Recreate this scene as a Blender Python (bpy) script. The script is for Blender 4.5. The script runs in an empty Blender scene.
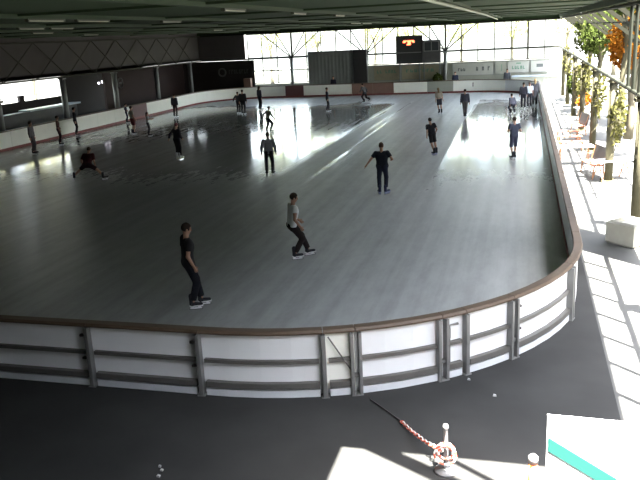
import bpy, bmesh, math, random
import numpy as np
from mathutils import Vector, Matrix
random.seed(7); rng = np.random.default_rng(7)
S = bpy.context.scene
COL = S.collection
PI = math.pi

# ------------------------------------------------------------------ helpers
def prop(o, label=None, cat=None, group=None, kind=None):
    if label: o['label'] = label
    if cat: o['category'] = cat
    if group: o['group'] = group
    if kind: o['kind'] = kind
    return o

def empty(name, loc=(0, 0, 0), rz=0, **k):
    o = bpy.data.objects.new(name, None); COL.objects.link(o)
    o.location = loc; o.rotation_euler = (0, 0, rz); o.empty_display_size = .2
    return prop(o, **k)

def link_mesh(name, me, parent=None, loc=None, **k):
    o = bpy.data.objects.new(name, me); COL.objects.link(o)
    if parent: o.parent = parent
    if loc is not None: o.location = loc
    return prop(o, **k)

class MB:
    """collects verts / faces for one mesh"""
    def __init__(s): s.v = []; s.f = []; s.m = []
    def add(s, v, f, m=0):
        b = len(s.v); s.v += [tuple(map(float, p)) for p in v]; s.f += [tuple(b + i for i in q) for q in f]
        s.m += [m] * len(f); return s
    def box(s, c, d, rz=0, m=0, mat=None):
        x, y, z = (q / 2 for q in d); ca, sa = math.cos(rz), math.sin(rz)
        P = [(-x, -y, -z), (x, -y, -z), (x, y, -z), (-x, y, -z), (-x, -y, z), (x, -y, z), (x, y, z), (-x, y, z)]
        if mat is None: P = [(c[0] + p[0] * ca - p[1] * sa, c[1] + p[0] * sa + p[1] * ca, c[2] + p[2]) for p in P]
        else: P = [tuple(mat @ Vector(p) + Vector(c)) for p in P]
        return s.add(P, [(3, 2, 1, 0), (4, 5, 6, 7), (0, 1, 5, 4), (1, 2, 6, 5), (2, 3, 7, 6), (3, 0, 4, 7)], m)
    def span(s, x0, x1, y0, y1, z0, z1, m=0):
        return s.box(((x0 + x1) / 2, (y0 + y1) / 2, (z0 + z1) / 2), (abs(x1 - x0), abs(y1 - y0), abs(z1 - z0)), 0, m)
    def tube(s, pts, r, n=8, m=0, caps=True):
        pts = [Vector(p) for p in pts]; R = r if hasattr(r, '__len__') else [r] * len(pts)
        rings = []; ref = None
        for i, p in enumerate(pts):
            t = (pts[min(i + 1, len(pts) - 1)] - pts[max(i - 1, 0)]).normalized()
            if ref is None:
                ref = t.cross(Vector((0, 0, 1)))
                if ref.length < .1: ref = t.cross(Vector((1, 0, 0)))
            ref = (ref - t * ref.dot(t)).normalized(); b = t.cross(ref)
            rings.append([p + R[i] * (math.cos(2 * PI * k / n) * ref + math.sin(2 * PI * k / n) * b) for k in range(n)])
        V = [q for rr in rings for q in rr]; F = []
        for i in range(len(pts) - 1):
            for k in range(n):
                F.append((i * n + k, i * n + (k + 1) % n, (i + 1) * n + (k + 1) % n, (i + 1) * n + k))
        if caps:
            F.append(tuple(range(n - 1, -1, -1))); F.append(tuple((len(pts) - 1) * n + k for k in range(n)))
        return s.add(V, F, m)
    def lathe(s, prof, c=(0, 0, 0), n=16, m=0):
        V = []; F = []
        for r, z in prof:
            V += [(c[0] + r * math.cos(2 * PI * k / n), c[1] + r * math.sin(2 * PI * k / n), c[2] + z) for k in range(n)]
        for i in range(len(prof) - 1):
            for k in range(n): F.append((i * n + k, i * n + (k + 1) % n, (i + 1) * n + (k + 1) % n, (i + 1) * n + k))
        F.append(tuple(range(n - 1, -1, -1))); F.append(tuple((len(prof) - 1) * n + k for k in range(n)))
        return s.add(V, F, m)
    def sweep(s, path, prof, m=0):
        """path: list of (x, y, nx, ny); prof: closed loop of (offset, z)"""
        n = len(prof); V = []; F = []
        for x, y, nx, ny in path: V += [(x + nx * o, y + ny * o, z) for o, z in prof]
        for i in range(len(path) - 1):
            for k in range(n): F.append((i * n + k, (i + 1) * n + k, (i + 1) * n + (k + 1) % n, i * n + (k + 1) % n))
        F.append(tuple(range(n))); F.append(tuple((len(path) - 1) * n + k for k in range(n - 1, -1, -1)))
        return s.add(V, F, m)
    def mesh(s, name, mats, smooth=False, bevel=0):
        me = bpy.data.meshes.new(name); me.from_pydata(s.v, [], s.f)
        for mm in (mats if isinstance(mats, (list, tuple)) else [mats]): me.materials.append(mm)
        if any(s.m): me.polygons.foreach_set('material_index', s.m)
        bm = bmesh.new(); bm.from_mesh(me)
        bmesh.ops.recalc_face_normals(bm, faces=bm.faces)
        if bevel:
            bmesh.ops.bevel(bm, geom=[e for e in bm.edges if len(e.link_faces) == 2 and e.calc_face_angle(0) > .5],
                            offset=bevel, segments=2, affect='EDGES', profile=.5)
        bm.to_mesh(me); bm.free()
        if smooth:
            me.polygons.foreach_set('use_smooth', [True] * len(me.polygons))
        me.update(); return me
    def obj(s, name, mats, parent=None, smooth=False, bevel=0, loc=None, **k):
        return link_mesh(name, s.mesh(name, mats, smooth, bevel), parent, loc, **k)

# ------------------------------------------------------------------ materials
def mat(name, col, rough=.6, metal=0., var=.12, scale=4., bump=0., spec=.5, emit=None, estr=0, ior=1.45, coat=0, detail=4):
    m = bpy.data.materials.new(name); m.use_nodes = True; nt = m.node_tree; N = nt.nodes; L = nt.links
    b = N['Principled BSDF']; b.inputs['Roughness'].default_value = rough; b.inputs['Metallic'].default_value = metal
    b.inputs['IOR'].default_value = ior; b.inputs['Specular IOR Level'].default_value = spec
    tc = N.new('ShaderNodeTexCoord'); no = N.new('ShaderNodeTexNoise'); no.inputs['Scale'].default_value = scale
    no.inputs['Detail'].default_value = detail
    L.new(tc.outputs['Object'], no.inputs['Vector'])
    mx = N.new('ShaderNodeMix'); mx.data_type = 'RGBA'
    mx.inputs[6].default_value = (*[c * (1 - var) for c in col], 1); mx.inputs[7].default_value = (*[min(1, c * (1 + var)) for c in col], 1)
    L.new(no.outputs['Fac'], mx.inputs[0]); L.new(mx.outputs[2], b.inputs['Base Color'])
    if bump:
        bp = N.new('ShaderNodeBump'); bp.inputs['Strength'].default_value = bump; bp.inputs['Distance'].default_value = .02
        L.new(no.outputs['Fac'], bp.inputs['Height']); L.new(bp.outputs['Normal'], b.inputs['Normal'])
    if emit:
        b.inputs['Emission Color'].default_value = (*emit, 1); b.inputs['Emission Strength'].default_value = estr
    return m

def glass_mat():
    m = bpy.data.materials.new('window_glass'); m.use_nodes = True; nt = m.node_tree; N = nt.nodes; L = nt.links
    N.remove(N['Principled BSDF'])
    out = N['Material Output']; t = N.new('ShaderNodeBsdfTransparent'); g = N.new('ShaderNodeBsdfGlossy')
    no = N.new('ShaderNodeTexNoise'); no.inputs['Scale'].default_value = .8
    cr = N.new('ShaderNodeMix'); cr.data_type = 'RGBA'; cr.inputs[6].default_value = (.86, .9, .9, 1); cr.inputs[7].default_value = (.95, .97, .96, 1)
    L.new(no.outputs['Fac'], cr.inputs[0]); L.new(cr.outputs[2], t.inputs['Color'])
    g.inputs['Roughness'].default_value = .02; mx = N.new('ShaderNodeMixShader'); mx.inputs[0].default_value = .06
    L.new(t.outputs[0], mx.inputs[1]); L.new(g.outputs[0], mx.inputs[2]); L.new(mx.outputs[0], out.inputs['Surface'])
    return m

def leaf_mat(name, a, b_, trans=.35):
    m = bpy.data.materials.new(name); m.use_nodes = True; nt = m.node_tree; N = nt.nodes; L = nt.links
    N.remove(N['Principled BSDF']); out = N['Material Output']
    tc = N.new('ShaderNodeTexCoord'); no = N.new('ShaderNodeTexNoise'); no.inputs['Scale'].default_value = 1.7
    L.new(tc.outputs['Object'], no.inputs['Vector'])
    mx = N.new('ShaderNodeMix'); mx.data_type = 'RGBA'; mx.inputs[6].default_value = (*a, 1); mx.inputs[7].default_value = (*b_, 1)
    L.new(no.outputs['Fac'], mx.inputs[0])
    d = N.new('ShaderNodeBsdfDiffuse'); t = N.new('ShaderNodeBsdfTranslucent'); s = N.new('ShaderNodeMixShader'); s.inputs[0].default_value = trans
    L.new(mx.outputs[2], d.inputs['Color']); L.new(mx.outputs[2], t.inputs['Color'])
    L.new(d.outputs[0], s.inputs[1]); L.new(t.outputs[0], s.inputs[2]); L.new(s.outputs[0], out.inputs['Surface'])
    return m

def ice_mat():
    m = bpy.data.materials.new('skated_ice'); m.use_nodes = True; nt = m.node_tree; N = nt.nodes; L = nt.links
    b = N['Principled BSDF']; b.inputs['IOR'].default_value = 1.31
    tc = N.new('ShaderNodeTexCoord'); sep = N.new('ShaderNodeSeparateXYZ'); L.new(tc.outputs['Object'], sep.inputs[0])
    def math_(op, a, c=None):
        n = N.new('ShaderNodeMath'); n.operation = op
        for i, q in enumerate((a, c)):
            if q is None: continue
            if isinstance(q, (int, float)): n.inputs[i].default_value = q
            else: L.new(q, n.inputs[i])
        return n.outputs[0]
    def noise(scale, sx, sy, det=3, rough=.55):
        mp = N.new('ShaderNodeMapping'); mp.inputs['Scale'].default_value = (sx, sy, 1); L.new(tc.outputs['Object'], mp.inputs[0])
        n = N.new('ShaderNodeTexNoise'); n.inputs['Scale'].default_value = scale; n.inputs['Detail'].default_value = det
        n.inputs['Roughness'].default_value = rough; L.new(mp.outputs[0], n.inputs['Vector']); return n.outputs['Fac']
    def step(v, lo, hi):
        n = N.new('ShaderNodeMapRange'); n.interpolation_type = 'SMOOTHSTEP'; L.new(v, n.inputs[0])
        n.inputs[1].default_value = lo; n.inputs[2].default_value = hi; return n.outputs[0]
    streak = noise(1.0, 2.6, .05, 4)                 # long resurfacer tracks along the rink
    blot = noise(.35, 1, .6, 4)
    fine = noise(6, 1, 1, 5)
    scr = noise(3.0, 1.2, .35, 4, .7)
    X = math_('ADD', sep.outputs[0], math_('MULTIPLY', math_('SUBTRACT', streak, .5), .9))
    # freshly wet lanes: left of X=-10 and right of X=-3.5 ; dull worn lane between them
    wl = step(X, -9.4, -10.2); wr = step(X, -3.7, -3.2)
    wet = math_('MAXIMUM', wl, wr)
    mid = math_('MULTIPLY', step(streak, .54, .66), step(X, -6.5, -8.6))
    wet = math_('MAXIMUM', wet, mid)
    edge = step(sep.outputs[0], -0.9, -.5)           # wet strip by the right-hand boards
    wet = math_('MULTIPLY', wet, math_('ADD', .25, math_('MULTIPLY', step(math_('ADD', sep.outputs[1], math_('ADD', math_('MULTIPLY', math_('SUBTRACT', blot, .5), 8.0), math_('MULTIPLY', math_('SUBTRACT', scr, .5), 16.0))), 26.0, 34.5), .75)))
    wet = math_('MAXIMUM', wet, math_('MULTIPLY', edge, .35))
    wet = math_('MULTIPLY', wet, math_('ADD', .95, math_('MULTIPLY', step(scr, .66, .5), .05)))
    wet = math_('MULTIPLY', wet, step(math_('ADD', sep.outputs[1], math_('MULTIPLY', math_('SUBTRACT', blot, .5), 10.0)), 63.0, 57.5))
    sp_ = N.new('ShaderNodeMapRange'); L.new(wet, sp_.inputs[0]); sp_.inputs[3].default_value = .22; sp_.inputs[4].default_value = .5; L.new(sp_.outputs[0], b.inputs['Specular IOR Level'])
    ro = N.new('ShaderNodeMapRange'); L.new(wet, ro.inputs[0]); ro.inputs[3].default_value = .42; ro.inputs[4].default_value = .095
    r2 = math_('ADD', ro.outputs[0], math_('MULTIPLY', math_('SUBTRACT', fine, .5), .05))
    L.new(r2, b.inputs['Roughness'])
    c = N.new('ShaderNodeMix'); c.data_type = 'RGBA'; c.inputs[6].default_value = (.26, .263, .256, 1); c.inputs[7].default_value = (.37, .376, .37, 1)
    f = math_('ADD', math_('MULTIPLY', streak, .5), math_('ADD', math_('MULTIPLY', scr, .35), math_('MULTIPLY', blot, .2)))
    L.new(step(f, .36, .70), c.inputs[0]); L.new(c.outputs[2], b.inputs['Base Color'])
    bp = N.new('ShaderNodeBump'); bp.inputs['Strength'].default_value = .015; bp.inputs['Distance'].default_value = .01
    L.new(scr, bp.inputs['Height']); L.new(bp.outputs['Normal'], b.inputs['Normal'])
    return m

M = dict(
    ice=ice_mat(), glass=glass_mat(),
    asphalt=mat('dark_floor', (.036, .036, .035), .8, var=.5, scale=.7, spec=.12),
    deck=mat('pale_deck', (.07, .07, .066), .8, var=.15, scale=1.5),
    ground=mat('outside_gravel', (.10, .10, .085), .9, var=.2, scale=.6),
    roof=mat('green_roof_lining', (.027, .052, .02), .8, var=.2, scale=.5),
    beam=mat('green_beam', (.03, .052, .022), .7, var=.15),
    steel=mat('grey_steel', (.22, .23, .22), .5, .3, var=.15),
    rafter=mat('dark_timber', (.014, .014, .008), .8, spec=.2), truss=mat('dark_green_steel', (.018, .02, .013), .7, 0, spec=.25, var=.15),
    clad2=mat('brown_green_steel', (.05, .048, .035), .7, var=.15), clad=mat('dark_cladding', (.10, .09, .085), .8, var=.2, scale=1),
    maroon=mat('maroon_wall', (.032, .018, .017), .8, var=.25, scale=.8),
    darkwall=mat('brown_wall', (.024, .019, .017), .8, var=.2, scale=.8),
    white=mat('white_sheet', (.74, .75, .75), .45, var=.05, scale=2),
    cream=mat('cream_sheet', (.84, .84, .76), .5, var=.06, scale=2),
    boardmar=mat('maroon_board', (.12, .045, .045), .5, var=.15),
    boardbrn=mat('brown_board', (.22, .13, .10), .55, var=.2, scale=3),
    railbrown=mat('wooden_rail', (.10, .068, .045), .55, var=.2, scale=6),
    railgrey=mat('board_rail', (.13, .125, .115), .5, .3, var=.15),
    red=mat('red_kick', (.19, .045, .04), .55, var=.15),
    post=mat('board_post_steel', (.20, .20, .195), .45, .4, var=.15),
    knob=mat('black_knob', (.03, .025, .025), .5),
    ledge=mat('white_base', (.6, .62, .64), .5, var=.1),
    tubew=mat('unlit_lamp_tube', (.5, .5, .38), .4, var=.05),
    lampbody=mat('lamp_body', (.08, .09, .06), .5),
    frame=mat('window_frame', (.12, .11, .09), .6, var=.15),
    tarp=mat('dark_grey_tarpaulin', (.2, .21, .2), .75, var=.15, scale=1.2),
    score=mat('scoreboard_case', (.035, .035, .035), .6),
    booth=mat('booth_panel', (.07, .07, .07), .6, var=.2),
    boothglass=mat('booth_window', (.05, .055, .06), .15),
    led=mat('red_led', (.6, .05, .02), .5, emit=(1, .10, .04), estr=2.2),
    ad1=mat('grey_green_ad', (.30, .31, .26), .6, var=.1), ad2=mat('pale_ad', (.40, .41, .37), .6, var=.06),
    ad3=mat('brown_ad', (.30, .275, .19), .6, var=.35, scale=1.5), adink=mat('ad_ink', (.10, .11, .11), .6),
    adgreen=mat('ad_green', (.12, .25, .17), .6), adred=mat('ad_red_ink', (.12, .05, .05), .6),
    blue=mat('pale_blue_bar', (.45, .52, .62), .4), teal=mat('turquoise_paint', (.02, .11, .095), .5, var=.05),
    whitep=mat('white_painted_board', (.85, .86, .85), .5, var=.04),
    orange=mat('orange_post', (.85, .22, .06), .5), cap=mat('grey_cap', (.2, .2, .2), .5),
    chainr=mat('red_chain', (.62, .12, .07), .5), chainw=mat('white_chain', (.8, .78, .74), .5),
    concrete=mat('concrete', (.36, .35, .30), .85, var=.2, scale=3),
    bark=mat('bark', (.06, .055, .03), .9, var=.3, scale=5, bump=.4),
    barkl=mat('pale_bark', (.12, .105, .07), .9, var=.25, scale=5, bump=.3),
    wood=mat('red_brown_slat', (.40, .15, .09), .6, var=.2), tabletop=mat('pale_table_top', (.72, .71, .68), .5, var=.06),
    rust=mat('rusty_frame', (.36, .17, .08), .6, var=.2), bin=mat('charcoal_backrest', (.022, .022, .021), .6, var=.2),
    olive=mat('olive_shade_tarpaulin', (.2, .21, .13), .8, var=.15),
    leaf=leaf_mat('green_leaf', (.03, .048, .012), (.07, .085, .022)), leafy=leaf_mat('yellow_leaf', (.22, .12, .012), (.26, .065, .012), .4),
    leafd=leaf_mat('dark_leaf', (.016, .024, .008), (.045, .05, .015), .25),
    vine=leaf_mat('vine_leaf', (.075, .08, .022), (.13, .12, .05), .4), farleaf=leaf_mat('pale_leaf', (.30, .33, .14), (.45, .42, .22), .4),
    roofside=mat('aisle_roof', (.06, .055, .05), .8), emblem=mat('emblem_grey', (.09, .09, .085), .6),
    lampglow=mat('lamp_glow', (.9, .9, .9), .5, emit=(.9, .85, 1), estr=.9),
    pipe=mat('pale_pipe', (.26, .29, .2), .5), paper=mat('white_scrap', (.4, .4, .4), .6),
)

# ------------------------------------------------------------------ layout numbers (metres; rink axis = Y, camera above x=y=0)
XL, XR, YN, YF, RC = -28.64, 1.16, 10.21, 68.34, 5.86
HB = 1.13                    # height of the boards
YW = 69.6                    # far glazed wall
XLT = -30.5; XRT = 2.93      # side girders
ZL, ZU = 3.65, 5.98          # girder chords
YE = 7.5; XE = -.87          # near eave and the roof's re-entrant corner

# ------------------------------------------------------------------ camera
def add_camera():
    f, pitch, roll, yaw, hc = 743.75, .2685, -.0499, .2722, 5.5595
    cy, sy = math.cos(yaw), math.sin(yaw)
    fw = Vector((-sy * math.cos(pitch), cy * math.cos(pitch), -math.sin(pitch))); ri = Vector((cy, sy, 0)); up = ri.cross(fw)
    cr, sr = math.cos(roll), math.sin(roll)
    r2 = cr * ri + sr * up; u2 = -sr * ri + cr * up
    cam = bpy.data.cameras.new('camera'); cam.sensor_width = 36; cam.lens = f / 640 * 36; cam.clip_end = 600
    o = bpy.data.objects.new('camera', cam); COL.objects.link(o)
    m = Matrix((r2, u2, -fw)).transposed().to_4x4(); m.translation = (0, 0, hc); o.matrix_world = m
    S.camera = o
add_camera()

# ------------------------------------------------------------------ light
SUN = Vector((-.244, .244, -1)).normalized()
w = bpy.data.worlds.new('world'); S.world = w; w.use_nodes = True
nt = w.node_tree; bg = nt.nodes['Background']; sk = nt.nodes.new('ShaderNodeTexSky'); sk.sky_type = 'NISHITA'
sk.sun_disc = False; sk.sun_elevation = math.radians(71); sk.sun_rotation = math.radians(135); sk.air_density = 1.1; sk.dust_density = 2.0
hs = nt.nodes.new('ShaderNodeHueSaturation'); hs.inputs['Saturation'].default_value = .45
nt.links.new(sk.outputs[0], hs.inputs['Color']); nt.links.new(hs.outputs[0], bg.inputs['Color']); bg.inputs['Strength'].default_value = .65
sl = bpy.data.lights.new('sun', 'SUN'); sl.energy = 23.0; sl.angle = math.radians(.6); sl.color = (1, .96, .88)
so = bpy.data.objects.new('sun', sl); COL.objects.link(so); so.rotation_euler = SUN.to_track_quat('-Z', 'Y').to_euler(); so.location = (20, -20, 40)
S.view_settings.view_transform = 'Standard'; S.view_settings.look = 'None'; S.view_settings.exposure = 2.3; S.view_settings.gamma = 1
S.view_settings.use_curve_mapping = False

# ------------------------------------------------------------------ the rink outline
def outline(off=0, n=28):
    r = RC; pts = []
    for cx, cy, a0 in ((XL + r, YN + r, PI), (XR - r, YN + r, 1.5 * PI), (XR - r, YF - r, 0), (XL + r, YF - r, .5 * PI)):
        for k in range(n + 1):
            a = a0 + .5 * PI * k / n; nx, ny = math.cos(a), math.sin(a)
            pts.append((cx + (r + off) * nx, cy + (r + off) * ny, nx, ny))
    return pts
OUT = outline()
def resample():
    P = OUT + [OUT[0]]; s = [0]
    for a, b in zip(P, P[1:]): s.append(s[-1] + math.hypot(b[0] - a[0], b[1] - a[1]))
    return P, s
RP, RS = resample(); LEN = RS[-1]
def at_s(s):
    s %= LEN
    import bisect
    i = min(max(bisect.bisect_right(RS, s) - 1, 0), len(RP) - 2)
    t = (s - RS[i]) / max(RS[i + 1] - RS[i], 1e-9); a, b = RP[i], RP[i + 1]
    n = Vector((a[2] * (1 - t) + b[2] * t, a[3] * (1 - t) + b[3] * t)).normalized()
    return (a[0] * (1 - t) + b[0] * t, a[1] * (1 - t) + b[1] * t, n.x, n.y)
def near_s(x, y):
    best = min((math.hypot(at_s(k * .05)[0] - x, at_s(k * .05)[1] - y), k * .05) for k in range(int(LEN / .05)))
    return best[1]
def path(s0, s1):
    n = max(2, int((s1 - s0) / .45)); return [at_s(s0 + (s1 - s0) * k / n) for k in range(n + 1)]

# ice
def build_ice():
    m = MB(); P = [(p[0], p[1]) for p in outline(-.0)]
    n = len(P); V = [(x, y, .012) for x, y in P] + [(x, y, -.03) for x, y in P]
    F = [tuple(range(n)), tuple(range(2 * n - 1, n - 1, -1))] + [(k, (k + 1) % n, n + (k + 1) % n, n + k) for k in range(n)]
    m.add(V, F); m.obj('floor_ice', M['ice'], kind='structure')
build_ice()
MB().span(-60, 60, -12, 140, -.5, -.05).obj('ground', M['ground'], kind='structure')
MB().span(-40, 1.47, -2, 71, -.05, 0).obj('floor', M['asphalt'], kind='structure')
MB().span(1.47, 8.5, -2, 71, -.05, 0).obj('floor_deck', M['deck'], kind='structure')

# ------------------------------------------------------------------ boards
def rect(o0, o1, z0, z1): return [(o0, z0), (o1, z0), (o1, z1), (o0, z1)]
def board(s0, s1, sheet, label, group, near=False, kick='red', gate=False):
    c = at_s((s0 + s1) / 2); t = empty('rink_board', (c[0], c[1], 0), label=label, cat='rink board', group=group)
    P = [(x - c[0], y - c[1], nx, ny) for x, y, nx, ny in path(s0 + .006, s1 - .006)]
    z0 = .10 if near else .02
    MB().sweep(P, rect(0, .035, z0, 1.07)).obj('sheet', sheet, t)
    MB().sweep(P, rect(-.02, .0, .014, .16)).obj('kick_strip', M[kick], t)
    MB().sweep(P, [(-.06, 1.07), (.11, 1.07), (.12, 1.10), (.10, 1.135), (-.05, 1.135), (-.07, 1.10)]).obj('top_rail', M['railbrown'], t)
    if near:
        P = [(x - c[0], y - c[1], nx, ny) for x, y, nx, ny in path(s0 + .078, s1 - .078)]
        MB().sweep(P, rect(.035, .10, .575, .635)).obj('middle_rail', M['railgrey'], t)
        MB().sweep(P, rect(.035, .12, .15, .25)).obj('bottom_rail', M['railgrey'], t)
        MB().sweep(P, rect(.035, .10, .0, .12)).obj('base_strip', M['ledge'], t)
    if gate:
        g = MB(); p = P
        if gate == 'rod':
            a, b = p[0], p[-1]
            MB().tube([(a[0] + a[2] * .11, a[1] + a[3] * .11, 1.02), (b[0] + b[2] * .11, b[1] + b[3] * .11, .42)], .012, 6).obj('brace_rod', M['railgrey'], t)
        else:
            a, b = p[0], p[-1]
            q = lambda u, z: (a[0] + (b[0] - a[0]) * u + a[2] * .07, a[1] + (b[1] - a[1]) * u + a[3] * .07, z)
            MB().tube([q(.22, .16), q(.22, .92), q(.8, .92)], .022, 6).obj('gate_frame', M['railgrey'], t)
            MB().tube([q(.22, .7), q(.22, .86)], .03, 6).obj('hinge', M['post'], t)
    return t

def board_post(s, label, group, wide=.09, knobs=True, side=-1):
    x, y, nx, ny = at_s(s); a = math.atan2(ny, nx) + PI / 2
    t = empty('board_post', (x, y, 0), a, label=label, cat='post', group=group)     # local -Y is outward
    if wide > .1:
        for q in (-1, 1): MB().span(q * wide / 2 - .026, q * wide / 2 + .026, -.16, -.036, 0, 1.065).obj('upright', M['post'], t, bevel=.006)
        MB().span(-wide / 2, wide / 2, -.12, -.06, .3, .36).obj('tie_plate', M['post'], t)
    else: MB().span(-wide / 2, wide / 2, -.16, -.036, 0, 1.065).obj('upright', M['post'], t, bevel=.008)
    MB().span(-wide / 2 - .03, wide / 2 + .03, -.17, -.03, .0, .015).obj('foot_plate', M['post'], t)
    if knobs:
        for z in (.93, .52):
            MB().tube([(side * wide / 2, -.12, z), (side * (wide / 2 + .05), -.12, z), (side * (wide / 2 + .09), -.12, z - .01)], [.018, .03, .026], 8).obj('latch_knob', M['knob'], t, smooth=True)
    return t

def build_boards():
    n = lambda x, y: near_s(x, y)
    sp = [n(-6.95, YN), n(-4.94, YN), n(-2.88, 10.3), n(-2.40, 10.45), n(-1.13, 11.2), n(-.78, 11.5), n(-.05, 12.3), n(1.0, 14.3)]
    first = sp[0]; nearb = [first - 4.2, first - 2.1] + sp
    L = [('leftmost white board panel of the near fence, in deep shadow at the frame edge', None),
         ('grey-white board panel in shade, left end of the near fence', None),
         ('shaded white board panel left of the wide middle panel', None),
         ('wide pale panel straight in front of the floor chain, left of the narrow braced gate', None),
         ('narrow cream gate panel crossed by a thin diagonal rod', 'rod'),
         ('white panel between the two gates of the near fence', None),
         ('narrow gate panel with a small inset metal frame', 'frame'),
         ('bright white panel just right of the small framed gate', None),
         ('bright curved white panel on the rounded near corner', None)]
    nb = []
    for i, (a, b) in enumerate(zip(nearb, nearb[1:])):
        board(a, b, M['cream'] if L[i][1] == 'rod' else M['white'], L[i][0], 'near boards of the rink', True, 'ledge', L[i][1])
    PL = ['second board post from the left edge, outside the shaded fence', 'post of the near fence at the left of the wide pale panel', 'post on the left of the narrow braced gate',
          'double post on the right of the braced gate', 'double post left of the small framed gate', 'thin post right of the small framed gate',
          'post at the start of the rounded corner with black latch knobs', 'post far round the curved corner with black latch knobs']
    for s, l, w_, k, sd in zip(sp, PL, (.07, .07, .07, .13, .14, .07, .14, .12), (1, 1, 0, 0, 0, 0, 1, 1), (-1, -1, 1, 1, 1, 1, 1, 1)):
        board_post(s, l, 'posts of the near boards', w_, bool(k), sd)
    # the rest of the oval: breakpoints where the photo changes colour
    s_end = sp[-1]; s_start = nearb[0] + LEN
    far = []       # (s, material of the section that STARTS there)
    xs = [(-3.3, 'white'), (-6.05, 'mix'), (-8.35, 'white'), (-11.4, 'boardbrn'), (-15.3, 'white'), (-19.95, 'boardmar'), (-21.75, 'white')]
    far = [(n(x, YF), k) for x, k in xs]
    lm = (n(XL, 53.8), n(XL, 51.2))
    cuts = [s_end]; s = s_end + 2.35
    while s < far[0][0] - 1.2: cuts.append(s); s += 2.35
    kinds = ['white'] * len(cuts)
    for i, (q, k) in enumerate(far):
        e = far[i + 1][0] if i + 1 < len(far) else q + 2.4
        m_ = max(1, round((e - q) / 2.4))
        for j in range(m_): cuts.append(q + (e - q) * j / m_); kinds.append(k)
    s = far[-1][0] + 2.4
    while s < lm[0] - .8: cuts.append(s); kinds.append('white'); s += 2.35
    if lm[0] - cuts[-1] < 1.0: cuts.pop(); kinds.pop()
    cuts.append(lm[0]); kinds.append('boardmar2')
    s = lm[1]
    while s < s_start - 1.0: cuts.append(s); kinds.append('white'); s += 2.35
    cuts.append(s_start)
    for a, b, k in zip(cuts, cuts[1:], kinds):
        x, y, nx, ny = at_s((a + b) / 2)
        if k == 'boardmar': la, g = 'dark maroon advertising board in the far fence below the glazed wall', None
        elif k == 'boardmar2': la, g = 'dark maroon board section in the left fence beside a grey column', None
        elif k == 'boardbrn': la, g = 'brown advertising board of the far fence right of the big dark screen', 'brown far boards'
        elif k == 'mix': la, g = 'grey-green far board section behind the clutter at the far column', None
        elif y > 66 and x > -21: la, g = 'white board section of the far fence between coloured ones', 'white boards of the far fence'
        elif nx > .5: la, g = 'white board section with brown rail along the sunny right side', 'boards of the right side'
        elif x < -25 or y > 60: la, g = 'shaded white board section with red kick strip along the left side and far left corner', 'boards of the left side'
        else: la, g = 'shaded board section beyond the left frame edge of the near fence', 'unseen near boards'
        mt = {'white': M['cream'] if nx < .5 else M['white'], 'mix': M['ad1'], 'boardmar2': M['boardmar']}.get(k) or M[k]
        board(a, b, mt, la, g)
    return
build_boards()

# ------------------------------------------------------------------ roof and ceiling
def build_roof():
    MB().span(XLT - .6, XRT + .05, YE, YW + .3, 6.29, 7.2).obj('ceiling', M['roof'], kind='structure')
    MB().span(XLT - .6, XE, -3, YE, 6.45, 7.2).obj('ceiling_near', M['roof'], kind='structure')
    MB().span(XE, 3.4, -5.9, 4.4, 6.45, 6.8).obj('ceiling_sky_blocker', M['roof'], kind='structure')  # added slab above the camera, out of view, narrows the opening to the sky
    MB().span(XRT - .12, XRT + .06, YE, YW + .3, 6.06, 6.45).obj('trim_right', M['roof'], kind='structure')
    MB().span(XE, XRT + .06, YE - .02, YE + .16, 6.06, 6.45).obj('trim_near', M['roof'], kind='structure')
    MB().span(XE - .16, XE + .02, -3, YE, 6.06, 6.45).obj('trim_corner', M['roof'], kind='structure')
    MB().span(XLT - .6, XRT, YW - .1, YW + .3, 5.92, 6.45).obj('trim_far', M['roof'], kind='structure')
    for X in (-26.5, -22.4, -18.4, -14.4, -10.35, -6.1, -1.95):
        MB().span(X - .09, X + .09, YE + .2, YW - .15, 6.2, 6.29).obj('ceiling_beam', M['beam'], label='long green ceiling beam running the length of the rink', cat='beam', group='ceiling beams')
    for k, Y in enumerate((14.2, 21.1, 28.1, 35, 42, 48.9, 55.9, 62.8)):
        MB().span(XLT, XRT - .13, Y - .1, Y + .1, 6.24, 6.29).obj('cross_beam', M['beam'], label='green cross beam under the roof from side to side', cat='beam', group='cross beams')
    # unlit lamp tubes under the beams
    lamps = [(-10.35, 14.5, 15.9), (-10.35, 16.4, 17.9), (-14.4, 19.7, 21.0), (-14.4, 21.3, 22.6), (-10.35, 20.9, 22.2), (-6.1, 15.2, 16.5), (-6.1, 20.2, 21.5),
             (-6.1, 25.0, 26.4), (-10.35, 46.5, 49.5), (-10.35, 50.0, 53.2), (-18.4, 26, 27.4), (-22.4, 36, 37.5), (-18.4, 44, 45.5)]
    LL = {5: 'unlit ceiling lamp tube nearest the top edge, left of centre', 7: 'unlit ceiling lamp tube above the middle of the rink'}
    for i, (X, a, b) in enumerate(lamps):
        t = empty('ceiling_lamp', (X, (a + b) / 2, 6.2), label='unlit fluorescent ceiling lamp under a roof beam', cat='ceiling lamp', group='ceiling lamps'); h = (b - a) / 2
        MB().span(-.045, .045, -h, h, -.03, 0).obj('housing', M['lampbody'], t)
        for sx in (-.022, .022): MB().tube([(sx, -h + .04, -.045), (sx, h - .04, -.045)], .014, 8).obj('lamp_tube', M['tubew'], t)
        for e in (-h + .03, h - .03): MB().span(-.045, .045, e - .02, e + .02, -.06, -.03).obj('lamp_holder', M['lampbody'], t)
    MB().tube([(-1.95, 8, 6.155), (-1.95, 40, 6.155), (-2.2, 60, 6.15), (-2.3, YW - .2, 6.14)], .045, 8).obj('ceiling_pipe', M['pipe'], label='pale pipe running along the green ceiling to the far wall', cat='pipe')
build_roof()

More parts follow.
